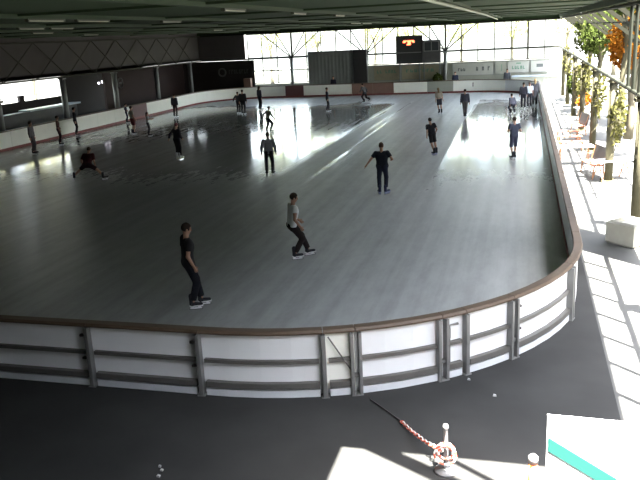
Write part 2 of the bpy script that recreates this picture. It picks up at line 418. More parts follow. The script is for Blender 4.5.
# ------------------------------------------------------------------ girders and columns
def column(p, horiz, label, group, mt, r=.16, struts=True, spread=(1.4, 2.8), zt=ZL):
    t = empty('roof_column', (p[0], p[1], 0), label=label, cat='column', group=group)
    MB().tube([(0, 0, 0), (0, 0, zt - .1)], r, 12).obj('shaft', mt, t, smooth=True)
    MB().span(-.28, .28, -.28, .28, 0, .04).obj('base_plate', mt, t)
    MB().span(-.2, .2, -.2, .2, zt - .16, zt - .07).obj('head_plate', mt, t)
    if struts:
        for sp in (-spread[1], -spread[0], spread[0], spread[1]):
            d = Vector(horiz) * sp
            MB().tube([(0, 0, ZL), (d.x, d.y, ZU - .05)], .055, 8).obj('strut', M['truss'], t)
    return t
def girder(name, a, b, label, diag, r=.06, mt=None):
    mt = mt or M['truss']
    a = Vector(a); b = Vector(b); t = empty(name, (a.x, a.y, 0), label=label, cat='girder'); d = (b - a); L_ = d.length; d.normalize()
    for nm, z in (('bottom_chord', ZL), ('top_chord', ZU)):
        MB().tube([(0, 0, z), tuple(d * L_ + Vector((0, 0, z)))], .06, 8).obj(nm, mt, t)
    for u, v in diag(L_):
        p = d * u[0] + Vector((0, 0, u[1])); q = d * v[0] + Vector((0, 0, v[1]))
        MB().tube([p, q], r, 6).obj('lattice_bar', mt, t)
def build_frame():
    for X, l in ((-21.3, 'dark column with fanned struts left of the big dark screen, against the far glazing'), (-14.1, 'column with fanned struts at the right edge of the big dark screen'),
              (-6.85, 'grey column right of the scoreboard booth at the far end')):
        column((X, YW - .2), (1, 0, 0), l, 'columns of the far end', M['steel'])
    for k, Y in enumerate((17.9, 24.9, 31.85, 38.8, 45.7, 52.6, 59.6, 66.5)):
        l = {45.7: 'grey column on the left side right of the bright opening', 52.6: 'second grey column on the left side, beside the maroon board', 59.6: 'third column on the left side, in the dark before the far corner',
             38.8: 'column at the left frame edge beside the bright opening'}.get(Y, 'column along the dark left side')
        column((XLT, Y), (0, 1, 0), l, 'columns of the left side', M['steel'], .2, struts=False)
    for Y in (14.2, 21.15, 28.1, 35.05, 42, 48.95, 55.9, 62.85):
        column((XRT + .1, Y), (0, 1, 0), 'olive-brown column carrying the lattice girder of the right side', 'columns of the right side', M['bark'], .14, struts=False)
    girder('lattice_girder', (-30.5, YW - .2, 0), (XRT, YW - .2, 0), 'steel girder chords across the top of the far glazing', lambda L_: [])
    def xl(L_):
        o = []; u = 0
        while u < L_ - 3.4:
            o += [((u, ZL), (u + 3.45, ZU)), ((u + 3.45, ZL), (u, ZU))]; u += 3.45
        return o
    girder('lattice_girder', (XLT, 12, 0), (XLT, YW, 0), 'dim lattice girder with crossed bars along the left side', xl, .04, M['clad2'])
    def rl(L_):
        o = []; u = 0
        while u < L_ - 3.5:
            if u < 15: o += [((u, ZL), (u, ZU)), ((u + 1.15, ZL), (u + 1.15, ZU)), ((u + 2.3, ZL), (u + 2.3, ZU))]
            u += 3.45
        return o
    girder('lattice_girder', (XRT, YE, 0), (XRT, YW - .2, 0), 'backlit lattice girder along the right eave', rl, .055)
    k = 0; y = 24.6
    while y < 69:
        MB().box((XRT + 1.95, y, 4.62), (.15, .15, 4.9), mat=Matrix.Rotation(math.radians(128), 3, 'Y')).obj('slanted_rafter', M['rafter'], label='dark slanted rafter running down and outwards from the right eave', cat='rafter', group='slanted rafters of the right side'); y += 3.9
    for u in (.8, 1.9, 3.0): MB().span(XRT + u - .03, XRT + u + .03, 23.6, 69, 6.07 - u * .78, 6.13 - u * .78).obj('purlin', M['rafter'], label='long purlin across the slanted rafters', cat='purlin', group='purlins of the right side')
    MB().tube([(-.95, 7.85, 6.2), (.95, 6.75, 6.2)], .13, 8).obj('eave_brace', M['truss'], label='diagonal brace across the corner of the near eave', cat='brace')
    MB().tube([(.55, 7.5, 6.2), (2.6, 6.0, 6.2)], .05, 8).obj('eave_rod', M['truss'], label='thin rod beside the brace at the near eave', cat='brace')
build_frame()

# ------------------------------------------------------------------ walls
def build_walls():
    MB().span(XLT - .45, XLT - .3, -3, YW, ZL + .05, 6.45).obj('wall_left_upper', M['clad'], kind='structure')
    MB().span(-38, XLT - .3, -3, YW, ZL + .05, ZL + .3).obj('ceiling_aisle', M['roofside'], kind='structure')
    # back wall of the left aisle with the bright opening
    m = MB()
    m.span(-37.2, -37, -3, 43.6, 0, ZL + .1); m.span(-37.2, -37, 55.6, YW, 0, ZL + .1); m.span(-37.2, -37, 43.6, 55.6, 0, 1.75); m.span(-37.2, -37, 49.6, 50.2, 1.75, 2.2)
    m.obj('wall_left', M['darkwall'], kind='structure')
    MB().span(-32.4, -32.25, 54, 68.8, 0, 3.5).obj('wall_left_inner', M['maroon'], kind='structure')
    MB().span(-32.4, -25.0, YW - .55, YW - .35, 0, 3.56).obj('wall_far_left', M['darkwall'], kind='structure')
    MB().span(XLT - .4, -25.75, YW, YW + .12, 0, 3.56).obj('wall_far_corner', M['darkwall'], kind='structure')
    MB().span(XLT - .4, -26.0, YW, YW + .12, 3.70, 6.4).obj('wall_far_upper', M['clad'], kind='structure')
    MB().span(-38, XE - 1.2, 1.6, 1.8, 0, 6.45).obj('wall_near_light_blocker', M['clad'], kind='structure')  # added out of view to keep light off the floor at the left
    # low wall with panels beneath the far glazing
    MB().span(-25.75, -14.0, YW, YW + .15, 0, 1.25).obj('wall_far_low', M['ad1'], kind='structure')
    MB().span(-14.0, 3.2, YW, YW + .15, 0, 2.62).obj('wall_far', M['ad1'], kind='structure')
build_walls()
MB().span(14, 19, -20, 40, -.05, 12).obj('wall_right_sky_blocker', M['clad'], kind='structure')  # unseen block added to shut out low sky light from the right
MB().span(-38, 19, -7, -6, -.05, 13).obj('wall_behind_sky_blocker', M['clad'], kind='structure')  # unseen block added behind the camera to hold back sky light

def build_glazing():
    groups = [(-25.75, -21.3, 1.28), (-21.3, -14.1, 1.28), (-14.0, -6.85, 2.64), (-6.85, .3, 2.64), (.3, 3.1, 2.64)]
    for i, (a, b, zb) in enumerate(groups):
        t = empty('window_%d' % (i + 1), (a, YW + .07, 0), kind='structure'); W = b - a; z1 = 5.95
        f = MB(); f.span(0, .09, -.05, .05, zb, z1); f.span(W - .09, W, -.05, .05, zb, z1); f.span(0, W, -.05, .05, zb, zb + .09); f.span(0, W, -.05, .05, z1 - .08, z1)
        f.obj('window_frame', M['frame'], t)
        n = max(1, round(W / 1.42))
        for k in range(1, n): MB().span(W * k / n - .045, W * k / n + .045, -.045, .045, zb + .09, z1 - .08).obj('mullion', M['frame'], t)
        for z in ((2.5, 3.72) if zb < 2 else (3.6,)):
            MB().span(.09, W - .09, -.04, .04, z - .06, z + .06).obj('transom', M['frame'], t)
        MB().span(.09, W - .09, -.006, .006, zb + .09, z1 - .08).obj('pane', M['glass'], t)
build_glazing()

# ------------------------------------------------------------------ far end furniture
def marks(m, x0, x1, z0, z1, n, y=-.012, rnd=None):
    """row of small blocky letter-like marks, as illegible as in the photograph"""
    rnd = rnd or random.Random(3); wd = (x1 - x0) / n
    for k in range(n):
        if rnd.random() < .1: continue
        x = x0 + wd * k; h = (z1 - z0)
        m.span(x + wd * .1, x + wd * .40, y - .004, y + .004, z0, z1)
        if rnd.random() < .6: m.span(x + wd * .52, x + wd * .80, y - .004, y + .004, z0, z0 + h * rnd.uniform(.6, 1))
        m.span(x + wd * .1, x + wd * .78, y - .004, y + .004, z1 - h * .3, z1) if rnd.random() < .6 else m.span(x + wd * .1, x + wd * .78, y - .004, y + .004, z0, z0 + h * .3)
    return m
def panel_ad(x0, x1, z0, z1, Y, mt, label, fr='adink', name='advertising_panel', th=.04):
    t = empty(name, ((x0 + x1) / 2, Y, z0), label=label, cat='advertising panel', group=None); W = (x1 - x0) / 2; H = z1 - z0
    MB().span(-W, W, -th / 2, th / 2, 0, H).obj('sheet', mt, t)
    f = MB(); b = .035
    f.span(-W, W, -th / 2 - .015, th / 2, -b, 0); f.span(-W, W, -th / 2 - .015, th / 2, H, H + b); f.span(-W - b, -W, -th / 2 - .015, th / 2, -b, H + b); f.span(W, W + b, -th / 2 - .015, th / 2, -b, H + b)
    f.obj('frame', M['steel'], t); return t, W, H
def build_far():
    Y = YW - .06
    # big dark screen
    t = empty('dark_screen', (-16.8, YW - .42, 0), label='big dark grey tarpaulin screen standing before the far glazing', cat='screen')
    n = 60; V = []; F = []
    for k in range(n + 1):
        x = -2.75 + 4.3 * k / n; y = .012 * math.sin(k * 1.3) + .012 * math.sin(k * .37)
        V += [(x, y - .02, .55), (x, y - .02, 4.03), (x, y + .02, 4.03), (x, y + .02, .55)]
    for k in range(n):
        for j in range(4): F.append((4 * k + j, 4 * k + (j + 1) % 4, 4 * k + 4 + (j + 1) % 4, 4 * k + 4 + j))
    F += [(0, 3, 2, 1), (4 * n, 4 * n + 1, 4 * n + 2, 4 * n + 3)]
    MB().add(V, F).obj('sheet', M['tarp'], t)
    MB().span(1.6, 2.85, -.25, .25, 0.45, 4.1).obj('side_panel', M['score'], t)
    MB().tube([(-2.8, 0, 4.06), (2.8, 0, 4.06)], .05, 8).obj('rail', M['steel'], t)
    for x in (-2.8, 1.58): MB().tube([(x, .06, 0), (x, .06, 4.08)], .05, 8).obj('pole', M['steel'], t)
    # scoreboard and booth
    t = empty('scoreboard', (-10.05, YW - .3, 0), label='dark scoreboard box with glowing red figures above the far boards', cat='scoreboard')
    MB().span(-1.2, 1.2, -.2, .2, 2.66, 5.14).obj('case', M['score'], t, bevel=.02)
    d = MB()
    d.span(-.5, .45, -.225, -.2, 4.62, 4.72); d.span(-.55, -.3, -.225, -.2, 4.52, 4.62); d.span(-.12, .16, -.225, -.2, 4.32, 4.62); d.span(.3, .5, -.225, -.2, 4.52, 4.62); d.span(-.2, .0, -.225, -.2, 4.3, 4.4)
    d.obj('digits', M['led'], t)
    MB().span(-1.1, 1.1, -.215, -.2, 3.62, 3.68).obj('seam', M['steel'], t)
    for x in (-.9, .9): MB().span(x - .05, x + .05, -.1, .1, 0, 2.66).obj('leg', M['steel'], t)
    t = empty('timekeeper_booth', (-7.98, YW - .35, 0), label='dark booth with gridded window joined to the right of the scoreboard', cat='booth')
    MB().span(-.85, .75, -.25, .25, 2.66, 4.66).obj('cabin', M['booth'], t, bevel=.02)
    MB().span(-.7, .6, -.265, -.25, 3.75, 4.5).obj('pane', M['boothglass'], t)
    g = MB()
    for x in (-.7, -.05, .6): g.span(x - .03, x + .03, -.285, -.25, 3.7, 4.55)
    for z in (3.72, 4.53): g.span(-.73, .63, -.285, -.25, z - .03, z + .03)
    g.obj('window_bars', M['steel'], t)
    for x in (-.75, .65): MB().span(x - .05, x + .05, -.1, .1, 0, 2.66).obj('leg', M['steel'], t)
    # advertising panels on the wall
    R = random.Random(5)
    for a, b, l in ((-13.4, -10.9, 'mottled brown advertising panel left of the scoreboard legs'), (-10.8, -7.3, 'mottled green-brown advertising panel below the scoreboard')):
        t, W, H = panel_ad(a, b, 1.25, 2.5, Y - .02, M['ad3'], l)
        m = MB(); marks(m, -W * .8, W * .7, H * .5, H * .72, 7, -.026, R); m.obj('faded_lettering', M['adgreen'], t)
    t, W, H = panel_ad(-6.2, -2.6, 1.45, 2.5, Y - .02, M['ad2'], 'wide pale panel with a row of dark lettering right of the far grey column')
    m = MB(); marks(m, -W * .75, -W * .35, H * .35, H * .6, 3, -.026, R); marks(m, 0, W * .85, H * .35, H * .68, 6, -.026, R); m.obj('lettering', M['adink'], t)
    t, W, H = panel_ad(-2.45, -1.5, 1.45, 2.5, Y - .02, M['ad1'], 'narrow grey-green panel with one dark stroke')
    MB().span(.05, .1, -.03, -.02, .25, .85).obj('stroke', M['adgreen'], t)
    t, W, H = panel_ad(-1.35, .45, 1.55, 2.5, Y - .02, M['ad2'], 'pale panel with a rounded green lettered emblem on the far wall')
    m = MB(); marks(m, -W * .65, W * .65, H * .3, H * .6, 5, -.026, R); m.span(-.2, .2, -.03, -.022, H * .78, H * .88); m.obj('emblem', M['adgreen'], t)
    t, W, H = panel_ad(.6, 2.1, 1.55, 2.5, Y - .02, M['ad2'], 'small pale panel with a dark boxed emblem at the right of the far wall')
    m = MB(); m.span(-.28, .28, -.03, -.02, H * .42, H * .72); m.obj('emblem', M['adink'], t)
    t = empty('counter', (1.2, YW - .92, 0), label='pale blue counter ledge below the panels at the far right', cat='counter')
    MB().span(-2.2, 1.8, -.2, .3, 1.2, 1.32).obj('worktop', M['blue'], t); MB().span(-2.1, 1.7, -.12, .25, 0, 1.2).obj('front_panel', M['ad1'], t)
    # lettering sheets on the white far boards (illegible in the photo)
    for a, b, l in ((-4.9, -.7, 'white banner with dark red lettering on the far fence'),):
        t = empty('banner', ((a + b) / 2, YF + -.03, 0), label=l, cat='banner'); W = (b - a) / 2
        MB().span(-W, W, .018, .03, .3, 1.02).obj('sheet', M['cream'], t)
        m = MB(); marks(m, -W * .75, W * .85, .52, .88, 11, .012, R); m.obj('lettering', M['adred'], t)
    # far left: dark sign with ring emblem, and roundel in the left aisle
    t = empty('dark_sign', (-27.0, YW - .58, 1.9), label='dark brown sign with pale ring and faint lettering in the far left corner', cat='sign')
    MB().span(-1.9, 1.8, -.03, .03, -.1, 1.25).obj('sheet', M['darkwall'], t)
    V = []; 
    ring = MB(); ring.tube([(-1.25 + .36 * math.cos(a * PI / 8), -.04, .62 + .36 * math.sin(a * PI / 8)) for a in range(17)], .08, 6); ring.obj('ring', M['emblem'], t)
    m = MB(); marks(m, -.6, 1.5, .45, .85, 8, -.035, R); m.obj('lettering', M['booth'], t)
    t = empty('roundel_sign', (-32.2, 56.3, 2.55), label='faint round sign on the maroon left wall behind the columns', cat='sign')
    MB().tube([(.0, 0, 0), (.05, 0, 0)], .5, 24).obj('disc', M['maroon'], t)
    MB().tube([(.06, .38 * math.cos(a * PI / 12), .38 * math.sin(a * PI / 12)) for a in range(25)], .07, 6).obj('ring', M['emblem'], t)
    MB().span(.05, .07, -.2, .2, -.06, .06).obj('bar', M['emblem'], t)
    MB().span(-25.9, -25.2, YW - 1.2, YW - .7, 0, 1.9).obj('locker', M['boardbrn'], bevel=.02, label='brown cupboard standing at the right end of the dark corner wall', cat='cupboard')
    # clutter by the far column
    t = empty('potted_shrub', (-7.5, 68.95, 0), label='leafy green plant in a dark pot left of the far grey column', cat='plant')
    MB().lathe([(.2, 0), (.28, .5), (.25, .5), (.22, .45)], n=14).obj('pot', M['score'], t, smooth=True)
    foliage((0, 0, 1.15), (.42, .42, .6), 420, .14).obj('foliage', M['leaf'], t)
    # left aisle
    t = empty('counter', (-33.0, 42.4, 0), label='long dark counter with a pale blue edge under the bright left opening', cat='counter')
    MB().span(-.45, .35, -3.4, 8.0, 0, 1.45).obj('front_panel', M['booth'], t); MB().span(-.5, .45, 2.2, 8.4, 1.45, 1.56).obj('ledge', M['blue'], t)
    t = empty('ticket_hut', (-35.4, 41.0, 0), label='dark square hut in front of the bright left opening', cat='hut')
    MB().span(-1.1, 1.1, -1.9, 2.9, 0, 2.15).obj('cabin', M['booth'], t); MB().span(-1.25, 1.25, -2.05, 3.05, 2.15, 2.3).obj('roof', M['score'], t)
    for i, (y, z, r) in enumerate(((57.6, 2.62, .16), (56.9, 2.56, .1))):
        t = empty('wall_lamp', (-34.5, y, z), label=('larger pinkish' if i == 0 else 'smaller bluish') + ' lit lamp hanging in the dark left aisle', cat='lamp')
        MB().lathe([(.02, -r), (r * .8, -r * .6), (r, 0), (r * .8, r * .6), (.02, r)], n=12).obj('bulb', M['lampglow'], t, smooth=True)
        MB().tube([(0, 0, r), (0, 0, ZL + .05 - z)], .015, 6).obj('cord', M['knob'], t)

# ------------------------------------------------------------------ vegetation
def foliage(c, r, n, size, hang=0):
    m = MB(); V = []; F = []
    d = rng.normal(size=(n, 3)); d /= np.linalg.norm(d, axis=1)[:, None]; rad = rng.uniform(.35, 1, n) ** .6
    P = d * rad[:, None] * np.array(r) + np.array(c)
    P += .12 * np.array(r) * np.sin(P[:, [1, 2, 0]] * 2.3)
    for p in P:
        a = Vector(rng.normal(size=3)).normalized(); b = a.cross(Vector(rng.normal(size=3))).normalized(); s_ = size * rng.uniform(.6, 1.3); p = Vector(p)
        i = len(V)
        V += [tuple(p - a * s_), tuple(p + b * s_ * .5 - a * .1 * s_), tuple(p + a * s_), tuple(p - b * s_ * .5 - a * .1 * s_)]; F.append((i, i + 1, i + 2, i + 3))
    return m.add(V, F)
def tree(name, x, y, h, crown, nleaf, size, label, group, mt, bk, r=.2, lean=0, base=None, fork=True):
    t = empty(name, (x, y, -.05), label=label, cat='tree', group=group)
    top = h * .62; pts = [(lean * (k / 5) ** 1.5 + .05 * math.sin(k * 2 + x), .06 * math.cos(k * 1.7 + y), top * k / 5) for k in range(6)]
    MB().tube(pts, [r * (1.25 if k == 0 else 1 - .1 * k) for k in range(6)], 10).obj('trunk', bk, t, smooth=True)
    if fork:
        for a in range(3):
            an = a * 2.1 + x; q = Vector(pts[-2])
            MB().tube([q, q + Vector((math.cos(an) * crown[0] * .3, math.sin(an) * crown[1] * .3, h * .16)), q + Vector((math.cos(an) * crown[0] * .55, math.sin(an) * crown[1] * .55, h * .28))], [r * .5, r * .36, r * .15], 7).obj('branch', bk, t, smooth=True)
    foliage((lean, 0, base or h * .78), crown, nleaf, size).obj('foliage', mt, t)
build_far()
def build_outside():
    R = random.Random(11)
    # right side, just beyond the girder
    rows = [(4.75, 31.9, .30, 'wide olive trunk'), (4.3, 37.4, .2, 'slim'), (5.6, 43.5, .24, ''), (4.4, 50.5, .25, ''), (4.4, 58.5, .24, '')]
    L = ['tree with the widest olive trunk at the right frame edge', 'slim-trunked tree just left of the widest trunk', 'third tree behind the deck benches', 'tree halfway down the right side beyond the deck', 'farthest tree of the right-hand row by the far corner']
    for i, (x, y, r, _) in enumerate(rows):
        tree('deck_tree', x, y, 8.6 if i < 2 else 6.4, (1.0, 1.2, 1.0) if i < 2 else (1.3, 1.7, 1.6), 700 if i < 2 else 1500, .16, L[i], 'trees along the right side', M['leaf'] if i % 2 else M['leafd'], M['bark'], r, .3)
    for i, (x, y, h) in enumerate(((5.0, 38.6, 6.2), (6.0, 46.3, 6.0), (7.8, 57, 7))):
        tree('orange_tree', x, y, h, (1.3, 1.5, 1.5), 1100, .17, ['orange-leaved tree highest at the right frame edge', 'orange and yellow leaved tree glowing behind the slanted bars', 'golden tree farther back beyond the lattice'][i], 'orange-leaved trees', M['leafy'], M['barkl'], .2)
    for i in range(4):
        x = 10 + R.uniform(-1, 3); y = 60 + i * 9
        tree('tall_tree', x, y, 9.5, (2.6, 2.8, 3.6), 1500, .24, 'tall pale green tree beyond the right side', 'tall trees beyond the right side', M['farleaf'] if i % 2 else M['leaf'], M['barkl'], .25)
    for i, x in enumerate((-29, -22.5, -17, -11.5, -6.2, -1.5, 3.8, 9)):
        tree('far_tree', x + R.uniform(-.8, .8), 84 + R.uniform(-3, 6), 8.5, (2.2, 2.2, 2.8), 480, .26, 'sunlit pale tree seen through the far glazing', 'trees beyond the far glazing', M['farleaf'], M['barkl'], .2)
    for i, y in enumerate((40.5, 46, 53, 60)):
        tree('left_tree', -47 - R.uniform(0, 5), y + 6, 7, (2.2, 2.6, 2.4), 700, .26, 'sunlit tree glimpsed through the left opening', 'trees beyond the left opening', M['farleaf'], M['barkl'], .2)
build_outside()

# ------------------------------------------------------------------ the sunny deck
def picnic_table(x, y, rz, label):
    t = empty('picnic_table', (x, y, 0), rz, label=label, cat='table', group='deck tables')
    for k in range(4): MB().span(-.75, .75, -.36 + k * .18, -.2 + k * .18, .72, .755).obj('top_plank', M['tabletop'], t, bevel=.006)
    for sx in (-.55, .55):
        MB().tube([(sx, -.34, 0), (sx, 0, .70), (sx, .34, 0)], .022, 6).obj('leg_frame', M['rust'], t)
    MB().tube([(-.55, 0, .68), (.55, 0, .68)], .02, 6).obj('cross_bar', M['rust'], t)
def bench(x, y, rz, label, back=True, W=.75):
    t = empty('deck_bench', (x, y, 0), rz, label=label, cat='bench', group='deck benches')
    for k in range(3): MB().span(-W, W, -.2 + k * .14, -.08 + k * .14, .43, .46).obj('seat_slat', M['wood'], t, bevel=.005)
    if back:
        MB().add([(-W, .22, .5), (W, .22, .5), (W, .36, 1.05), (-W, .36, 1.05), (-W, .25, .49), (W, .25, .49), (W, .39, 1.04), (-W, .39, 1.04)],
                 [(0, 1, 2, 3), (7, 6, 5, 4), (0, 4, 5, 1), (1, 5, 6, 2), (2, 6, 7, 3), (3, 7, 4, 0)]).obj('backrest', M['bin'], t)
    for sx in (-W + .1, W - .1):
        MB().tube([(sx, -.18, 0), (sx, -.12, .43)], .025, 6).obj('leg', M['rust'], t); MB().tube([(sx, .26, 0), (sx, .2, .43), (sx, .36, 1.0 if back else .44)], .025, 6).obj('leg', M['rust'], t)
def build_deck():
    for x, y, rz, l in ((2.55, 29.4, -PI / 2 + .25, 'nearest deck bench with a charcoal backrest turned to the rink'), (2.75, 40.6, -PI / 2 + .2, 'deck bench with charcoal backrest farther down by the boards')):
        bench(x, y, rz, l)
    for k, y in enumerate((34.9, 36.6, 38.4)):
        bench(2.15, y, .05, ['nearest', 'middle', 'farthest'][k] + ' of three backless red-brown slat benches behind the boards', False, .55)
    picnic_table(3.15, 28.3, .5, 'pale-topped table on thin A-shaped legs beside the nearest bench')
    picnic_table(2.05, 31.6, .1, 'pale-topped table against the boards between the benches')
    picnic_table(3.7, 46.5, .4, 'pale-topped table farthest along the sunny deck')
    MB().tube([(3.3, 60.8, 0), (3.3, 60.8, 1.35)], .09, 8).obj('red_post', M['red'], label='red post at the far right corner of the deck', cat='post')
    for k, Y in enumerate((28.1, 35.05, 42, 48.95, 55.9, 62.85)):
        t = empty('climbing_vine', (XRT + .12, Y - .12, 0), label='yellow-green vine climbing ' + ['the nearest', 'the second', 'the third', 'the fourth', 'the fifth', 'the farthest'][k] + ' olive column beside the deck', cat='vine')
        MB().tube([(.16 * math.cos(a * .8), .16 * math.sin(a * .8) + .12, a * .16) for a in range(22)], .02, 5).obj('stem', M['bark'], t)
        foliage((.15, .12, 2.2 + .3 * (k % 3)), (.34, .4, 1.1), 260, .11).obj('foliage', M['vine'], t)
    t = empty('flower_tub', (3.6, 48.5, 0), label='tub of reddish leafy plants beside the deck trees', cat='plant')
    MB().lathe([(.3, 0), (.4, .55), (.36, .55), (.33, .5)], n=14).obj('tub', M['concrete'], t, smooth=True); foliage((0, 0, .95), (.45, .45, .45), 260, .12).obj('foliage', M['leafy'], t)
    t = empty('shrub', (3.5, 54.1, 0), label='yellow-green shrub against the far right corner', cat='plant')
    MB().tube([(0, 0, 0), (.02, 0, 1)], [.06, .03], 6).obj('stem', M['bark'], t); foliage((0, 0, 1.6), (.6, .8, 1.0), 500, .16).obj('foliage', M['leaf'], t)
    MB().lathe([(.55, 0), (.6, .05), (.6, .55), (.5, .6), (.45, .5)], (2.75, 19.9, 0), 4).obj('planter', M['concrete'], label='pale concrete planter at the right frame edge', cat='planter')
    t = empty('added_shade_tarpaulin', (XRT, 18.75, 1.0), label='olive tarpaulin added outside the frame to cast the wide shade band on the deck', cat='tarpaulin')  # added shade caster, out of view, for the broad shadow across the deck
    MB().span(.07, .11, -1.15, 1.15, 0, ZU - 1.1).obj('sheet', M['olive'], t); MB().tube([(.09, -1.2, ZU - 1.08), (.09, 1.2, ZU - 1.08)], .03, 6).obj('rail', M['steel'], t)
build_deck()

# ------------------------------------------------------------------ near floor things
def build_near():
    t = empty('striped_board', (0.70, 6.0, 0), -.03, label='white standing board with a slanted turquoise stripe in the bottom right corner', cat='board')
    T = Matrix.Identity(3)
    MB().span(-.435, .62, -.02, .02, .35, 2.33).obj('sheet', M['whitep'], t)
    x0, x1 = -.42, .62; zt = 2.13
    MB().add([(x0, -.026, zt), (x1, -.026, zt - .60), (x1, -.026, zt - .73), (x0, -.026, zt - .13), (x0, -.018, zt), (x1, -.018, zt - .60), (x1, -.018, zt - .73), (x0, -.018, zt - .13)],
             [(0, 1, 2, 3), (7, 6, 5, 4), (0, 4, 5, 1), (1, 5, 6, 2), (2, 6, 7, 3), (3, 7, 4, 0)]).obj('stripe', M['teal'], t)
    for x in (-.40, .58): MB().span(x - .03, x + .03, .02, .08, 0, 2.2).obj('leg', M['rust'], t)
    t = empty('orange_post', (.22, 8.35, 0), label='orange post with a grey cap on the sunlit floor beside the striped board', cat='post')
    MB().lathe([(.16, 0), (.16, .03), (.06, .05), (.055, .42)], n=14).obj('shaft', M['orange'], t, smooth=True); MB().lathe([(.062, .42), (.062, .5), (.03, .53)], n=14).obj('cap', M['cap'], t, smooth=True)
    # barrier chain from the boards to a post
    t = empty('chain_post', (-.86, 8.62, 0), label='dark post wrapped in a red and white coil at the end of the chain', cat='post')
    MB().lathe([(.15, 0), (.15, .03), (.03, .05), (.028, .62), (.04, .64), (.03, .68)], n=12).obj('shaft', M['cap'], t, smooth=True)
    co = MB()
    for j in range(5):
        rr = .09 + .025 * (j % 3); pts = [(rr * math.cos(a * PI / 6 + j), .05 * math.sin(j * 2) - .05, .30 + .03 * math.sin(j * 3) + rr * math.sin(a * PI / 6 + j)) for a in range(13)]
        for a in range(12): co.tube(pts[a:a + 2], .014, 5, (a + j) % 2)
    co.obj('coil', [M['chainr'], M['chainw']], t)
    A = Vector((-1.62, 9.76, .03)); B = Vector((-.9, 8.62, .30)); c = MB(); n = 22
    MB().tube([(-2.2, 10.36, .02), (-1.95, 10.12, .015), (-1.7, 9.86, .015), (-1.62, 9.76, .03)], .012, 6).obj('dark_cable', M['knob'], label='dark cable on the floor from the boards to the chain', cat='cable')
    for k in range(n):
        u = k / n; v = (k + 1.2) / n; q = lambda s_: A + (B - A) * s_ + Vector((0, 0, -.05 * 4 * s_ * (1 - s_)))
        p0, p1 = q(u), q(min(v, 1)); d = (p1 - p0); ct = (p0 + p1) / 2; up = Vector((0, 0, 1)) if k % 2 else d.cross(Vector((0, 0, 1))).normalized()
        dd = d.normalized(); L_ = d.length * .5 + .008
        ring = [ct + dd * (L_ * math.cos(a * PI / 5)) + up * (.026 * math.sin(a * PI / 5)) for a in range(11)]
        c.tube(ring, .010, 5, k % 2, caps=False)
    c.obj('barrier_chain', [M['chainr'], M['chainw']], label='red and white barrier chain stretched across the grey floor to a post', cat='chain')
    for i, (x, y, s_) in enumerate(((-4.66, 8.02, .02), (-4.59, 7.94, .022), (-4.57, 7.8, .026), (-.75, 11.33, .025), (-.32, 10.83, .028))):
        m = MB(); m.add([(-s_, -s_ * .6, .002), (s_, -s_ * .8, .002), (s_ * .8, s_, .004), (-s_ * .7, s_ * .8, .002), (-s_ * .9, -s_ * .5, .02), (s_ * .9, -s_ * .7, .028), (s_ * .7, s_ * .9, .018), (-s_ * .6, s_ * .7, .03)],
                        [(3, 2, 1, 0), (4, 5, 6, 7), (0, 1, 5, 4), (1, 2, 6, 5), (2, 3, 7, 6), (3, 0, 4, 7)])
        m.obj('paper_scrap', M['paper'], loc=(x, y, 0), cat='scrap', group='scraps on the floor',
              label=['uppermost of three white scraps on the dark floor', 'middle of three white scraps on the dark floor', 'lowest of three white scraps on the dark floor',
                     'white scrap close below the small framed gate', 'white scrap on the grey floor farther from the boards'][i])
build_near()

# ------------------------------------------------------------------ people
def surface_nets(f, lo, vs, dims):
    """f: values on the grid (nx, ny, nz) -> verts, quads"""
    nx, ny, nz = dims; ins = f < 0
    idx = -np.ones((nx - 1, ny - 1, nz - 1), int)
    cnt = np.zeros((nx - 1, ny - 1, nz - 1)); acc = np.zeros((nx - 1, ny - 1, nz - 1, 3))
    cor = [(i, j, k) for i in (0, 1) for j in (0, 1) for k in (0, 1)]
    sl_ = lambda c: (slice(c[0], nx - 1 + c[0]), slice(c[1], ny - 1 + c[1]), slice(c[2], nz - 1 + c[2]))
    for a in cor:
        for ax in range(3):
            if a[ax]: continue
            b = list(a); b[ax] = 1; fa, fb = f[sl_(a)], f[sl_(b)]
            m = (fa < 0) != (fb < 0); t = np.where(m, fa / np.where(m, fa - fb, 1), 0)
            p = np.zeros(t.shape + (3,)); p[..., 0] = a[0]; p[..., 1] = a[1]; p[..., 2] = a[2]; p[..., ax] += t
            acc += p * m[..., None]; cnt += m
    act = cnt > 0; idx[act] = np.arange(act.sum()); I = np.argwhere(act)
    V = (I + acc[act] / cnt[act][:, None]) * vs + np.array(lo); F = []
    for ax in range(3):
        o = [(1, 2), (2, 0), (0, 1)][ax]; s0 = [slice(1, -1)] * 3; s0[ax] = slice(0, -1); s1 = [slice(1, -1)] * 3; s1[ax] = slice(1, None)
        A, B = ins[tuple(s0)], ins[tuple(s1)]
        E_ = np.argwhere(A != B); E_[:, [q for q in range(3) if q != ax]] += 1
        if not len(E_): continue
        flip = ins[tuple(E_.T)]
        q = []
        for du, dv in ((0, 0), (1, 0), (1, 1), (0, 1)):
            c = E_.copy(); c[:, o[0]] -= 1 - du; c[:, o[1]] -= 1 - dv; q.append(idx[tuple(c.T)])
        Q = np.stack(q, 1); Q[~flip] = Q[~flip][:, ::-1]; F.append(Q)
    return V, np.concatenate(F)
def smin(a, b, k=.03):
    h = np.clip(.5 + .5 * (b - a) / k, 0, 1); return b * (1 - h) + a * h - k * h * (1 - h)
def cap_sdf(P, a, b, ra, rb):
    a = np.array(a); ab = np.array(b) - a; t = np.clip(((P - a) @ ab) / max(ab @ ab, 1e-9), 0, 1)
    return np.linalg.norm(P - a - t[..., None] * ab, axis=-1) - (ra + (rb - ra) * t)
